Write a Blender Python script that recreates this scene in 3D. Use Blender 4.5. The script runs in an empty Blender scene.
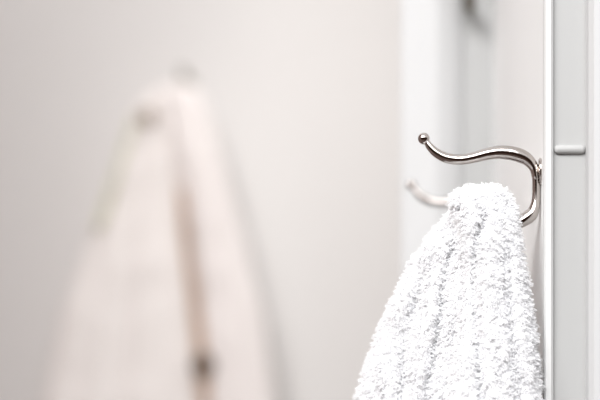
import bpy, math
import numpy as np
from mathutils import Vector, noise

S = bpy.context.scene
COL = S.collection
# ------------------------------------------------------------------ camera, light
PX = 0.0006                      # metres per picture pixel at 1 m (100 mm lens, 36 mm sensor, 600 px)
VX, VY = 343.0, 438.0            # vanishing point of the receding side wall
CZ = 1.34                        # camera height
cd = bpy.data.cameras.new('camera'); cam = bpy.data.objects.new('camera', cd); COL.objects.link(cam)
cam.location = (0, 0, CZ); cam.rotation_euler = (math.pi/2, 0, 0)
cd.lens = 100; cd.sensor_width = 36; cd.shift_x = -(VX-300)/600; cd.shift_y = (VY-200)/600
cd.clip_start = 0.02
cd.dof.use_dof = True; cd.dof.focus_distance = 0.988; cd.dof.aperture_fstop = 3.0
S.camera = cam

w = bpy.data.worlds.new('world'); S.world = w; w.use_nodes = True
nt = w.node_tree; nt.nodes.clear()
tc = nt.nodes.new('ShaderNodeTexCoord'); sx = nt.nodes.new('ShaderNodeSeparateXYZ')
mr = nt.nodes.new('ShaderNodeMapRange'); mr.inputs['From Min'].default_value = -1; mr.inputs['From Max'].default_value = 1
cr = nt.nodes.new('ShaderNodeValToRGB')
bg = nt.nodes.new('ShaderNodeBackground'); wo = nt.nodes.new('ShaderNodeOutputWorld')
nt.links.new(tc.outputs['Generated'], sx.inputs[0]); nt.links.new(sx.outputs['Z'], mr.inputs['Value'])
nt.links.new(mr.outputs[0], cr.inputs[0]); nt.links.new(cr.outputs[0], bg.inputs['Color']); nt.links.new(bg.outputs[0], wo.inputs[0])
e = cr.color_ramp.elements
e[0].position = 0.0;  e[0].color = (0.08, 0.05, 0.04, 1)
e[1].position = 1.0;  e[1].color = (1.0, 1.0, 1.0, 1)
for p, c in ((0.42, (0.035, 0.018, 0.013, 1)), (0.585, (0.05, 0.03, 0.022, 1)), (0.67, (1.0, 0.98, 0.97, 1))):
    k = e.new(p); k.color = c
bg.inputs['Strength'].default_value = 1.0

def area(name, loc, target, size, power, col=(1, 1, 1)):
    l = bpy.data.lights.new(name, 'AREA'); l.shape = 'RECTANGLE'; l.size, l.size_y = size; l.energy = power; l.color = col
    o = bpy.data.objects.new(name, l); COL.objects.link(o); o.location = loc
    o.rotation_euler = (Vector(target)-Vector(loc)).to_track_quat('-Z', 'Y').to_euler()
    return o
area('soft_key_light', (-1.35, -0.75, 3.0), (0.1, 1.2, 1.4), (1.5, 1.1), 66, (1.0, 0.99, 0.98))  # added soft key from the upper left, no window modelled
area('front_fill_light', (-0.25, -1.1, 2.9), (0.1, 1.2, 1.4), (1.5, 1.0), 52, (0.97, 0.98, 1.0))  # added fill from behind the camera, brightens towel and fronts

def spot(name, loc, target, cone, blend, power, radius, col=(1, 1, 1)):
    l = bpy.data.lights.new(name, 'SPOT'); l.spot_size = cone; l.spot_blend = blend; l.energy = power; l.shadow_soft_size = radius; l.color = col
    o = bpy.data.objects.new(name, l); COL.objects.link(o); o.location = loc
    o.rotation_euler = (Vector(target)-Vector(loc)).to_track_quat('-Z', 'Y').to_euler()
spot('wall_fill_spot', (-0.02, 1.28, 2.45), (0.05, 2.05, 1.57), math.radians(40), 1.0, 20, 0.16, (1.0, 0.995, 0.98))  # added spot that brightens the middle of the back wall

S.view_settings.view_transform = 'Standard'; S.view_settings.look = 'None'
S.view_settings.gamma = 1; S.view_settings.use_curve_mapping = False
S.view_settings.exposure = 0.12
S.cycles.use_denoising = True
S.cycles.max_bounces = 16; S.cycles.diffuse_bounces = 14; S.cycles.transmission_bounces = 14

# ------------------------------------------------------------------ helpers
def P(x, y, Y=1.0):
    """a point on the photograph's line of sight through (x, y) at depth Y"""
    return Vector(((x-VX)*PX*Y, Y, CZ+(VY-y)*PX*Y))

def mat(name, col, rough=0.5, metal=0.0, bump=0.0, bscale=60.0, var=0.0, coat=0.0, sheen=0.0, trans=None):
    m = bpy.data.materials.new(name); m.use_nodes = True
    n = m.node_tree; b = n.nodes['Principled BSDF']
    b.inputs['Base Color'].default_value = (*col, 1); b.inputs['Roughness'].default_value = rough
    b.inputs['Metallic'].default_value = metal; b.inputs['Coat Weight'].default_value = coat
    b.inputs['Sheen Weight'].default_value = sheen
    t = n.nodes.new('ShaderNodeTexCoord')
    nz = n.nodes.new('ShaderNodeTexNoise'); nz.inputs['Scale'].default_value = bscale; nz.inputs['Detail'].default_value = 5
    n.links.new(t.outputs['Object'], nz.inputs['Vector'])
    if bump:
        bp = n.nodes.new('ShaderNodeBump'); bp.inputs['Strength'].default_value = bump; bp.inputs['Distance'].default_value = 0.002
        n.links.new(nz.outputs['Fac'], bp.inputs['Height']); n.links.new(bp.outputs[0], b.inputs['Normal'])
    if var:
        r = n.nodes.new('ShaderNodeValToRGB')
        r.color_ramp.elements[0].position = 0.3; r.color_ramp.elements[1].position = 0.7
        r.color_ramp.elements[0].color = (*[c*(1-var) for c in col], 1); r.color_ramp.elements[1].color = (*[min(1, c*(1+var)) for c in col], 1)
        n.links.new(nz.outputs['Fac'], r.inputs[0]); n.links.new(r.outputs[0], b.inputs['Base Color'])
    if trans:
        tr = n.nodes.new('ShaderNodeBsdfTranslucent'); tr.inputs[0].default_value = (*col, 1)
        mx = n.nodes.new('ShaderNodeMixShader'); mx.inputs[0].default_value = trans
        n.links.new(b.outputs[0], mx.inputs[1]); n.links.new(tr.outputs[0], mx.inputs[2])
        n.links.new(mx.outputs[0], n.nodes['Material Output'].inputs[0])
    return m

M = dict(
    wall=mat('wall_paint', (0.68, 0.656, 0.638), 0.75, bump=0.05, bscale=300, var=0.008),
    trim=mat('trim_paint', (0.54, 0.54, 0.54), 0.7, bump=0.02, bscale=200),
    panel=mat('panel_and_shade_paint', (0.39, 0.39, 0.385), 0.6, bump=0.02, bscale=200),  # panel colour, also painted shade on the recess strip
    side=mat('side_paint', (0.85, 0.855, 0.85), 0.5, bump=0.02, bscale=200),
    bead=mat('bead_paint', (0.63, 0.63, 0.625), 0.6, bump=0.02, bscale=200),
    reflection_strip=mat('reflection_strip_paint', (0.41, 0.41, 0.405), 0.6, bump=0.02, bscale=200),
    tan=mat('tan_paint', (0.48, 0.38, 0.35), 0.8, bump=0.05, bscale=300),
    floor=mat('floor_wood', (0.05, 0.025, 0.015), 0.5, bscale=6, var=0.3),
    nickel=mat('polished_nickel', (0.50, 0.46, 0.435), 0.08, 1.0),
    darknickel=mat('dark_nickel', (0.22, 0.20, 0.17), 0.3, 1.0),  # darker, rougher metal than the polished nickel
    screw=mat('screw_steel', (0.6, 0.57, 0.54), 0.25, 1.0),
    towel=mat('terry_cotton', (0.965, 0.965, 0.97), 0.95, bump=0.3, bscale=500),
    pile=mat('terry_loops_cotton', (0.97, 0.97, 0.975), 0.95, trans=0.5),
    robe=mat('cream_cotton', (0.80, 0.75, 0.72), 0.95, bump=0.3, bscale=200, sheen=0.1),
    robepink=mat('blush_cotton', (0.765, 0.71, 0.685), 0.95, bump=0.3, bscale=200, sheen=0.1),
    lining=mat('tan_lining', (0.46, 0.31, 0.22), 0.9, bump=0.2, bscale=200),
    button=mat('brown_button', (0.09, 0.045, 0.015), 0.6),
    tanbutton=mat('tan_button', (0.24, 0.17, 0.12), 0.6),
    piping=mat('pale_green_piping', (0.67, 0.66, 0.53), 0.9),
)

def mesh_obj(name, verts, faces, m, parent=None, smooth=True, loc=None):
    me = bpy.data.meshes.new(name); me.from_pydata([tuple(v) for v in verts], [], faces)
    me.materials.append(m)
    import bmesh
    bm = bmesh.new(); bm.from_mesh(me); bmesh.ops.recalc_face_normals(bm, faces=bm.faces); bm.to_mesh(me); bm.free()
    if smooth: me.polygons.foreach_set('use_smooth', [True]*len(me.polygons))
    o = bpy.data.objects.new(name, me); COL.objects.link(o)
    if parent: o.parent = parent
    if loc is not None: o.location = loc
    return o

def box(name, a, b, m, parent=None, bev=0.0, kind=None):
    x0, y0, z0 = a; x1, y1, z1 = b
    v = [(x0,y0,z0),(x1,y0,z0),(x1,y1,z0),(x0,y1,z0),(x0,y0,z1),(x1,y0,z1),(x1,y1,z1),(x0,y1,z1)]
    f = [(0,3,2,1),(4,5,6,7),(0,1,5,4),(1,2,6,5),(2,3,7,6),(3,0,4,7)]
    o = mesh_obj(name, v, f, m, parent, smooth=False)
    if bev:
        md = o.modifiers.new('bevel', 'BEVEL'); md.width = bev; md.segments = 4
        o.data.polygons.foreach_set('use_smooth', [True]*len(o.data.polygons))
        md.harden_normals = False
    if kind: o['kind'] = kind
    return o

def extrude(name, prof, z0, z1, m, kind='structure', parent=None):
    """a vertical moulding: profile of (x, y) points closed, run from z0 to z1"""
    n = len(prof)
    v = [(x, y, z0) for x, y in prof]+[(x, y, z1) for x, y in prof]
    f = [(i, (i+1) % n, n+(i+1) % n, n+i) for i in range(n)]+[tuple(range(n))[::-1], tuple(range(n, 2*n))]
    o = mesh_obj(name, v, f, m, parent, smooth=False)
    if kind: o['kind'] = kind
    return o

def catmull(pts, sub=8):
    pts = [np.array(p, float) for p in pts]
    pts = [2*pts[0]-pts[1]]+pts+[2*pts[-1]-pts[-2]]
    out = []
    for i in range(1, len(pts)-2):
        a, b, c, d = pts[i-1:i+3]
        for k in range(sub):
            t = k/sub
            out.append(.5*(2*b+(c-a)*t+(2*a-5*b+4*c-d)*t*t+(3*b-a-3*c+d)*t**3))
    out.append(pts[-2]); return out

def tube(path, seg=20, cap=True):
    """path rows: x, y, z, r_in_plane, r_side ; swept in the local XZ plane with Y as side"""
    rows = catmull(path, 8)
    V, F = [], []
    c = [r[:3] for r in rows]
    def ring(p, t, ri, rs):
        t = t/np.linalg.norm(t); side = np.array([0, 1, 0.]); side = side-t*np.dot(side, t); side /= np.linalg.norm(side); up = np.cross(t, side)
        b = len(V)
        for k in range(seg):
            a = 2*math.pi*k/seg
            V.append(p+up*ri*math.cos(a)+side*rs*math.sin(a))
        return b
    rings = []
    n = len(rows)
    tg = [c[min(i+1, n-1)]-c[max(i-1, 0)] for i in range(n)]
    for s in (1, .8, .5, .25):                       # rounded start
        if s == 1: continue
    for i in range(3):
        a = math.pi/2*(i+.3)/3.3
        rings.append(ring(c[0]-tg[0]/np.linalg.norm(tg[0])*rows[0][3]*math.cos(a), tg[0], rows[0][3]*math.sin(a), rows[0][4]*math.sin(a)))
    for i in range(n): rings.append(ring(c[i], tg[i], rows[i][3], rows[i][4]))
    for i in (2, 1, 0):
        a = math.pi/2*(i+.3)/3.3
        rings.append(ring(c[-1]+tg[-1]/np.linalg.norm(tg[-1])*rows[-1][3]*math.cos(a), tg[-1], rows[-1][3]*math.sin(a), rows[-1][4]*math.sin(a)))
    for a, b in zip(rings[:-1], rings[1:]):
        for k in range(seg): F.append((a+k, a+(k+1) % seg, b+(k+1) % seg, b+k))
    F.append(tuple(rings[0]+k for k in range(seg))); F.append(tuple(rings[-1]+k for k in range(seg)))
    return V, F

def ball(c, r, seg=24, rn=14, sc=(1, 1, 1)):
    V = [np.array(c)+np.array((0, 0, r*sc[2]))]; F = []
    for i in range(1, rn):
        a = math.pi*i/rn
        for k in range(seg):
            b = 2*math.pi*k/seg
            V.append(np.array(c)+r*np.array((sc[0]*math.sin(a)*math.cos(b), sc[1]*math.sin(a)*math.sin(b), sc[2]*math.cos(a))))
    V.append(np.array(c)-np.array((0, 0, r*sc[2])))
    for k in range(seg): F.append((0, 1+k, 1+(k+1) % seg))
    for i in range(rn-2):
        for k in range(seg):
            a = 1+i*seg; F.append((a+k, a+seg+k, a+seg+(k+1) % seg, a+(k+1) % seg))
    L = len(V)-1; a = 1+(rn-2)*seg
    for k in range(seg): F.append((L, a+(k+1) % seg, a+k))
    return V, F

def lathe_y(r_prof, seg=28):
    """disc turned round the Y axis: rows of (radius, y)"""
    V, F = [], []
    for r, y in r_prof:
        for k in range(seg):
            a = 2*math.pi*k/seg; V.append((r*math.cos(a), y, r*math.sin(a)))
    for i in range(len(r_prof)-1):
        for k in range(seg):
            F.append((i*seg+k, i*seg+(k+1) % seg, (i+1)*seg+(k+1) % seg, (i+1)*seg+k))
    F.append(tuple(range(seg))); F.append(tuple(range((len(r_prof)-1)*seg, len(r_prof)*seg)))
    return V, F

def tag(o, label, cat, group=None):
    o['label'] = label; o['category'] = cat
    if group: o['group'] = group
    return o

# ------------------------------------------------------------------ setting
X0 = (541-VX)*PX                 # the receding side wall that carries the hooks
H = 2.5
box('floor', (-3.0, -1.5, -0.05), (1.2, 2.25, 0.0), M['floor'], kind='structure')
box('wall_back', (-3.0, 2.05, 0.0), (1.2, 2.25, H), M['wall'], kind='structure')
box('wall_left_blocker', (-0.72, 0.6, 0.0), (-0.62, 2.05, H), M['tan'], kind='structure')  # unseen wall, added to block light from the back wall's left
YC = 1.30                        # casing plane behind the hooks
YF = 0.98                        # front edge of the side wall
def cx(px, Y): return (px-VX)*PX*Y
box('wall_right', (X0, YF+0.004, 0.0), (X0+0.30, YC+0.24, H), M['side'], kind='structure')
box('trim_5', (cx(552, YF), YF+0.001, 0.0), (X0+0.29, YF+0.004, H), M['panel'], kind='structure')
# casing behind the hooks: flat face, stepped cove towards the side wall
extrude('trim_1', [(cx(401, YC), YC+0.001), (cx(402, YC), YC), (cx(437, YC), YC), (cx(445, YC), YC+0.003), (cx(455, YC), YC+0.008),
                   (cx(463, YC), YC+0.014), (cx(466, YC), YC+0.020), (cx(466, YC), YC+0.03), (cx(430, YC), YC+0.03), (cx(401, YC)+0.006, YC+0.012)], 0.0, H, M['trim'])
box('trim_6', (cx(440, YC), YC+0.018, 0.0), (X0, YC+0.20, H), M['panel'], kind='structure')  # recess strip, its grey shade put into the darker paint
# corner bead of the side wall
yb = YF-0.003
extrude('trim_2', [(cx(544.6, yb), YF+0.004), (cx(544.6, yb), yb+0.002), (cx(546, yb), yb), (cx(551, yb), yb), (cx(553.5, yb), yb+0.0015), (cx(554.5, yb), YF+0.004)], 0.0, H, M['bead'])
# near casing at the edge of the picture
yn = 0.962
extrude('trim_3', [(cx(590, yn), YF+0.004), (cx(590, yn), yn+0.006), (cx(594, yn), yn), (cx(660, yn), yn), (cx(664, yn), yn+0.006), (cx(664, yn), YF+0.004)], 0.0, H, M['trim'])
# thin ledge on the recessed panel, standing in for the hook's reflection
z1 = P(0, 143.5, 0.975).z; z0 = P(0, 152.5, 0.975).z
box('trim_4', (cx(554, YF), YF-0.002, z0), (cx(590, yn), YF+0.004, z1), M['reflection_strip'], kind='structure', bev=0.0024)

# ------------------------------------------------------------------ hooks
def L(px, py, ri, rs, side=0.0):
    return ((px-541)*PX, side, (170-py)*PX, ri*PX, rs*PX)
def make_hook(label, group, metal=None):
    metal = metal or M['nickel']
    root = bpy.data.objects.new('coat_hook', None); COL.objects.link(root); root.empty_display_size = 0.02
    tag(root, label, 'hook', group)
    up = [L(427, 142.5, 3.0, 3.0), L(430.5, 147.5, 3.9, 3.9), L(436.5, 153, 4.6, 4.6), L(446, 157.8, 5.0, 5.0), L(459, 159.6, 5.2, 5.2),
          L(472, 157.8, 5.4, 5.4), L(485, 154.4, 5.9, 5.9), L(498, 152.3, 6.5, 6.5), L(511, 153.2, 7.0, 7.0), L(522, 156.4, 6.9, 7.2),
          L(529, 161, 6.0, 7.0), L(534, 168, 4.8, 6.5), L(536, 178, 3.9, 6.5)]
    V, F = tube(up, 28); mesh_obj('upper_prong', V, F, metal, root)
    V, F = ball(((423.8-541)*PX, 0, (170-138.6)*PX), 5.9*PX); mesh_obj('tip_ball', V, F, metal, root)
    lo = [L(535.8, 172, 4.0, 5.4), L(536.2, 184, 4.0, 5.4), L(536.0, 197, 4.1, 5.6), L(534.6, 207, 5.0, 6.4), L(530.5, 215, 6.8, 7.4), L(519.5, 222.2, 6.3, 7.2),
          L(508, 225.5, 5.4, 6.6), L(496, 224, 5.0, 5.8), L(486, 218, 4.7, 5.0), L(479, 209, 4.3, 4.4), L(476, 203, 3.6, 3.6)]
    V, F = tube(lo, 28); lp = mesh_obj('lower_prong', V, F, metal, root)
    V, F = ball(((475-541)*PX, 0, (170-200)*PX), 5.0*PX); mesh_obj('tip_ball', V, F, metal, root)
    # rounded mounting plate on the wall
    n = 36; V = []; F = []
    for (s, xx) in ((1.0, 0.0), (1.0, -1.6), (0.86, -2.6), (0.5, -2.9)):
        for k in range(n):
            a = 2*math.pi*k/n
            V.append((xx*PX, 11*PX*s*math.cos(a), (-2+14*s*math.sin(a))*PX))
    for i in range(3):
        for k in range(n): F.append((i*n+k, i*n+(k+1) % n, (i+1)*n+(k+1) % n, (i+1)*n+k))
    F.append(tuple(range(n))); F.append(tuple(range(3*n, 4*n)))
    bp = mesh_obj('back_plate', V, F, metal, root)
    for sy, sz in ((-8.0, -2), (8.0, -2)):
        V, F = ball((-2.4*PX, sy*PX, sz*PX), 2.3*PX, 16, 8, (0.45, 1, 1)); mesh_obj('screw', V, F, M['screw'], bp)
    return root
def dup(root, loc, rz, label, group):
    r = root.copy(); COL.objects.link(r); r.location = loc; r.rotation_euler = (0, 0, rz); tag(r, label, 'hook', group)
    for ch in list(root.children):
        c = ch.copy(); COL.objects.link(c); c.parent = r
        for g in list(ch.children):
            d = g.copy(); COL.objects.link(d); d.parent = c
    return r
hz = P(541, 170, 1.0).z
hook = make_hook('sharp polished nickel coat hook on the white side wall, holding the white towel', 'nickel coat hooks in a row on the side wall')
hook.location = (X0, 1.0, hz)
Y2 = 1.183
dup(hook, (X0, Y2, hz-0.0), 0, 'blurred nickel coat hook behind the white towel, only its curled tip showing', 'nickel coat hooks in a row on the side wall')
# a darker one faces the room beside the casing, cut by the top of the picture
Y3 = YC+0.016
zt = P(466, 9, Y3-0.03).z
dark = make_hook('blurred dark hook above the pale casing, cut off by the top of the picture', None, M['darknickel'])
dark.location = (cx(468, Y3), Y3, zt+(231-170)*PX); dark.rotation_euler = (0, 0, math.pi/2)

# ------------------------------------------------------------------ cloth lofts
def interp(tab, y):
    ys = [r[0] for r in tab]
    return [float(np.interp(y, ys, [r[i] for r in tab])) for i in range(1, len(tab[0]))]

def loft(rows, Yc, depth, Yref, creases=(), nu=120, nv=160, lean=None, amp=0.001, freq=90., seed=0, pw=0.8):
    """rows: (y_px, x_left, x_right); depth(y) half thickness; creases: (table y->x, width px, depth m, y0)"""
    y0, y1 = rows[0][0], rows[-1][0]
    V = []; F = []
    ts = [((j/(nv-1))**1.6) for j in range(nv)]
    for t in ts:
        y = y0+(y1-y0)*t
        a, b = interp(rows, y); xc, hw = (a+b)/2, (b-a)/2
        d = depth(y)
        for k in range(nu):
            th = 2*math.pi*k/nu
            c, s = math.cos(th), math.sin(th)
            x = xc+hw*math.copysign(abs(c)**pw, c)
            yy = -d*math.copysign(abs(s)**pw, s)          # negative is towards the camera
            for tab, wd, dp, ys, front in creases:
                if y < ys or (s > 0) != front: continue
                g = math.exp(-((x-interp(tab, y)[0])/wd)**2)*min(1, (y-ys)/25)*min(1, abs(s)*3)
                yy += dp*g*(1 if front else -1)
            Yd = Yc(y)+yy+(lean(x, y) if lean else 0)
            p = Vector(((x-VX)*PX*Yref, Yd, CZ+(VY-y)*PX*Yref))
            q = p*freq+Vector((seed, seed, seed))
            p += Vector((noise.noise(q), noise.noise(q+Vector((9, 0, 0))), 0.3*noise.noise(q+Vector((0, 9, 0)))))*amp
            V.append(np.array(p))
    for j in range(nv-1):
        for k in range(nu):
            F.append((j*nu+k, j*nu+(k+1) % nu, (j+1)*nu+(k+1) % nu, (j+1)*nu+k))
    F.append(tuple(range(nu))); F.append(tuple(range((nv-1)*nu, nv*nu)))
    return V, F

# ---- the white towel
hl = [(190, 461), (206, 459.5), (214, 457), (224, 451), (240, 440), (400, 400), (940, 380)]
A = [(184.5, 470, 500), (186, 460, 506), (189, 454, 510), (196, 450, 514), (204, 451, 517), (212, 454, 518), (222, 458, 519), (232, 461, 520), (244, 462, 521), (280, 464, 527), (320, 460, 533),
     (360, 453, 537), (400, 446, 540), (600, 432, 541), (980, 420, 542)]
B = [(203, 455, 470), (206, 449, 474), (212, 443, 478), (219, 438, 480), (226, 432, 480), (240, 423, 480), (255, 413, 480), (285, 396, 482), (325, 378, 480),
     (365, 365, 478), (400, 355, 475), (600, 330, 470), (940, 318, 470)]
dA = lambda y: float(np.interp(y, [184.5, 186, 189, 196, 215, 260, 400, 980], [.002, .006, .009, .012, .0145, .017, .022, .028]))
dB = lambda y: float(np.interp(y, [203, 206, 212, 226, 262, 400, 940], [.002, .005, .008, .011, .015, .020, .026]))
cr2 = [(200, 486), (247, 476), (300, 473), (337, 475), (400, 478), (980, 480)]
cr3 = [(200, 505), (260, 503), (320, 508), (400, 512), (980, 510)]
A = [(y+2.5, a+3, b-3) for y, a, b in A]
B = [(y+2.5, a+(4 if y > 230 else 6), b) for y, a, b in B]
VA, FA = loft(A, lambda y: 0.990+float(np.interp(y, [184, 240, 400], [0.004, -0.002, -0.009])), dA, 0.985,
              [(hl, 3.0, .016, 194, True), (cr2, 5, .010, 205, True), (cr3, 7, .004, 230, True), (cr3, 12, .010, 240, False)], amp=.0016, freq=110, seed=3)
c1 = [(205, 462), (274, 447), (330, 440), (400, 428), (940, 410)]
c4 = [(240, 436), (337, 407), (400, 404), (940, 390)]
VB, FB = loft(B, lambda y: 1.004, dB, 0.992, [(c4, 9, .008, 250, True), (c1, 6, .009, 225, True), (c4, 12, .008, 260, False)],
              lean=lambda x, y: max(0, (465-x))*0.00032, amp=.0016, freq=100, seed=17)
n0 = len(VA)
tv = VA+VB; tf = FA+[tuple(i+n0 for i in f) for f in FB]
towel = mesh_obj('towel', tv, tf, M['towel'])
tag(towel, 'fluffy white terry towel hanging in folds from the sharp nickel hook', 'towel')

# ---- its looped pile: thousands of tiny cotton loops standing on the surface
def build_pile(obj, count, ylim):
    me = obj.data; me.calc_loop_triangles()
    n = len(me.vertices); co = np.empty(n*3); me.vertices.foreach_get('co', co); co = co.reshape(-1, 3)
    no = np.empty(n*3); me.vertices.foreach_get('normal', no); no = no.reshape(-1, 3)
    t = np.empty(len(me.loop_triangles)*3, dtype=np.int32); me.loop_triangles.foreach_get('vertices', t); t = t.reshape(-1, 3)
    a, b, c = co[t[:, 0]], co[t[:, 1]], co[t[:, 2]]
    ar = np.linalg.norm(np.cross(b-a, c-a), axis=1)/2
    cen = (a+b+c)/3
    fn = np.cross(b-a, c-a); fn /= np.linalg.norm(fn, axis=1)[:, None]+1e-12
    zmin = P(0, ylim, 1.0).z
    hp = P(459.5, 206, 0.985)
    hole = ((cen[:, 0]-hp.x)/(3.2*PX))**2+((cen[:, 2]-hp.z)/(6*PX))**2
    Ay = VY-(cen[:, 2]-CZ)/(PX*.985); Ax = np.interp(Ay, [q[0] for q in A], [q[1] for q in A])
    dx = VX+cen[:, 0]/(PX*.992)-Ax
    seam = (t[:, 0] >= n0) & (dx > -4) & (dx < 9) & (Ay > 208)
    wgt = np.where(seam, 0.12, 1.0)*ar*np.where(cen[:, 2] > zmin, 1.0, 0.45)*np.where(hole < 1, 0.05, 1.0)*np.where(no[t[:, 0], 1] < 0.35, 1.0, 0.25)
    rng = np.random.default_rng(5)
    pick = rng.choice(len(t), count, p=wgt/wgt.sum())
    r1 = np.sqrt(rng.random(count)); r2 = rng.random(count)
    w0, w1, w2 = (1-r1)[:, None], (r1*(1-r2))[:, None], (r1*r2)[:, None]
    p = a[pick]*w0+b[pick]*w1+c[pick]*w2
    nn = no[t[pick, 0]]*w0+no[t[pick, 1]]*w1+no[t[pick, 2]]*w2
    nn /= np.linalg.norm(nn, axis=1)[:, None]+1e-12
    # neighbouring loops lean the same way, row by row
    ph = np.sin(p[:, 0]*900+p[:, 1]*500)+np.sin(p[:, 2]*1300+p[:, 0]*300)
    rv = rng.normal(size=(count, 3)); rv[:, 2] -= 0.9; rv[:, 0] += ph*0.3
    tg = rv-nn*np.sum(rv*nn, axis=1)[:, None]; tg /= np.linalg.norm(tg, axis=1)[:, None]+1e-12
    bt = np.cross(nn, tg)
    h = np.where(rng.random(count) < 0.2, rng.uniform(.0028, .0046, count), rng.uniform(.0010, .0026, count))*(1+0.15*ph/2); wd = rng.uniform(.0006, .0016, count); rad = rng.uniform(.00020, .00034, count)
    prof = [(-0.5, -0.3, 0), (-0.75, 0.45, .1), (0.1, 1.0, .3), (0.9, 0.7, .1), (0.55, -0.2, -.2)]
    K = len(prof); V = np.empty((count, K, 3, 3))
    cs = []
    for u, v, s in prof:
        cs.append(p+tg*(u*wd)[:, None]+nn*(v*h)[:, None]+bt*(s*wd)[:, None]+np.array([0, 0, -1])*(max(v, 0)**2*h*0.25)[:, None])
    for i in range(K):
        d = cs[min(i+1, K-1)]-cs[max(i-1, 0)]; d /= np.linalg.norm(d, axis=1)[:, None]
        s1 = bt; s2 = np.cross(d, s1); s2 /= np.linalg.norm(s2, axis=1)[:, None]+1e-12
        for k in range(3):
            an = 2*math.pi*k/3
            V[:, i, k] = cs[i]+(s1*math.cos(an)+s2*math.sin(an))*rad[:, None]
    base = (np.arange(count)*K*3)[:, None, None, None]
    i = np.arange(K-1)[None, :, None]; k = np.arange(3)[None, None, :]
    q = np.stack([i*3+k, i*3+(k+1) % 3, (i+1)*3+(k+1) % 3, (i+1)*3+k], axis=-1)
    q = (q+base).reshape(-1, 4).astype(np.int32)
    m2 = bpy.data.meshes.new('terry_pile'); m2.vertices.add(count*K*3); m2.vertices.foreach_set('co', V.reshape(-1).astype(np.float32))
    m2.loops.add(q.size); m2.loops.foreach_set('vertex_index', q.reshape(-1))
    m2.polygons.add(len(q)); m2.polygons.foreach_set('loop_start', np.arange(len(q), dtype=np.int32)*4)
    m2.polygons.foreach_set('use_smooth', np.zeros(len(q), dtype=bool))
    m2.update(calc_edges=True); m2.validate(); m2.materials.append(M['pile'])
    o = bpy.data.objects.new('terry_pile', m2); COL.objects.link(o); o.parent = obj; o['kind'] = 'stuff'
    return o
build_pile(towel, 74000, 450)

# ------------------------------------------------------------------ robe on the back wall
YR = 1.985
robe = bpy.data.objects.new('robe', None); COL.objects.link(robe); robe.location = (0, 0, 0)
tag(robe, 'cream robe with brown buttons hanging out of focus on the back wall', 'robe')
R = [(86, 166, 186), (89, 158, 194), (96, 148, 200), (108, 138, 206), (130, 128, 214), (180, 112, 228), (240, 90, 244), (310, 62, 262), (400, 44, 274), (560, 30, 288), (900, 20, 300)]
dR = lambda y: float(np.interp(y, [86, 89, 100, 160, 400, 900], [.004, .010, .018, .025, .035, .04]))
g1 = [(100, 172), (200, 184), (290, 196), (370, 206), (900, 215)]
g2 = [(100, 158), (220, 130), (400, 120), (900, 120)]
g3 = [(100, 150), (220, 105), (400, 80), (900, 75)]
V, F = loft(R, lambda y: YR, dR, YR, [(g1, 6, .014, 110, True), (g2, 14, .008, 130, True), (g3, 12, .006, 180, True)], nu=140, nv=120, amp=.003, freq=25, seed=5)
mesh_obj('robe_body', V, F, M['robe'], robe)
# overlapping front band, from the shoulder down the right side
Bn = [(86, 168, 190), (92, 162, 200), (120, 168, 213), (180, 184, 230), (240, 194, 246), (310, 203, 264), (400, 210, 277), (560, 214, 291), (900, 220, 303)]
V, F = loft(Bn, lambda y: YR-dR(y)+0.004, lambda y: .016, YR, [], nu=80, nv=100, amp=.002, freq=30, seed=9)
mesh_obj('front_band', V, F, M['robepink'], robe)
# brown lining in the opening beside the band
Ln = [(190, 181, 184), (206, 182, 189), (260, 187, 194), (300, 192, 201), (340, 196, 207), (372, 198, 212), (420, 204, 212), (560, 210, 216)]
V, F = loft(Ln, lambda y: YR-dR(y)-0.003, lambda y: .006, YR, [], nu=32, nv=60, amp=.001, freq=40, seed=2)
mesh_obj('lining', V, F, M['lining'], robe)
# piping down the left edge
Pp = [(118, 134, 139), (150, 124, 131), (190, 110, 118), (225, 97, 106), (232, 96, 102)]
V, F = loft(Pp, lambda y: YR-0.016, lambda y: .006, YR, [], nu=24, nv=40, amp=.001, freq=40, seed=2)
mesh_obj('piping', V, F, M['piping'], robe)
def button(px, py, dy, r, m):
    Y = YR-dy
    V, F = lathe_y([(r*.3, -.001), (r*.55, -.0012), (r*.62, -.003), (r*.9, -.0035), (r, -.002), (r, .001), (r*.8, .002)])
    o = mesh_obj('button', V, F, m, robe); o.location = P(px, py, Y); return o
button(148, 117, .024, .0095, M['tanbutton'])['label'] = 'pale brown button near the top'
button(203, 365, .046, .0135, M['button'])['label'] = 'dark brown button low on the front'
button(206, 520, .047, .012, M['button'])['label'] = 'dark brown button low on the front'
# the hook behind it
wh = bpy.data.objects.new('wall_hook', None); COL.objects.link(wh)
tag(wh, 'small blurred grey hook on the back wall above the cream robe', 'hook')
wp = P(187, 83, 2.05); wh.location = wp
def LW(y, z, r): return (y, 0, z, r, r)
V, F = tube([(0, 0, 0, .005, .005), (-.02, 0, -.004, .0045, .0045), (-.045, 0, -.016, .0045, .0045), (-.06, 0, -.012, .0045, .0045), (-.068, 0, 0.002, .004, .004)], 16)
V = [np.array((v[1], v[0], v[2]))*0.7 for v in V]
mesh_obj('prong', V, F, M['darknickel'], wh)
V, F = ball((0, -.048, .003), .005); mesh_obj('tip_ball', V, F, M['darknickel'], wh)
V, F = lathe_y([(.004, -.004), (.007, -.0035), (.009, -.002), (.009, 0)]); mesh_obj('back_plate', V, F, M['darknickel'], wh)
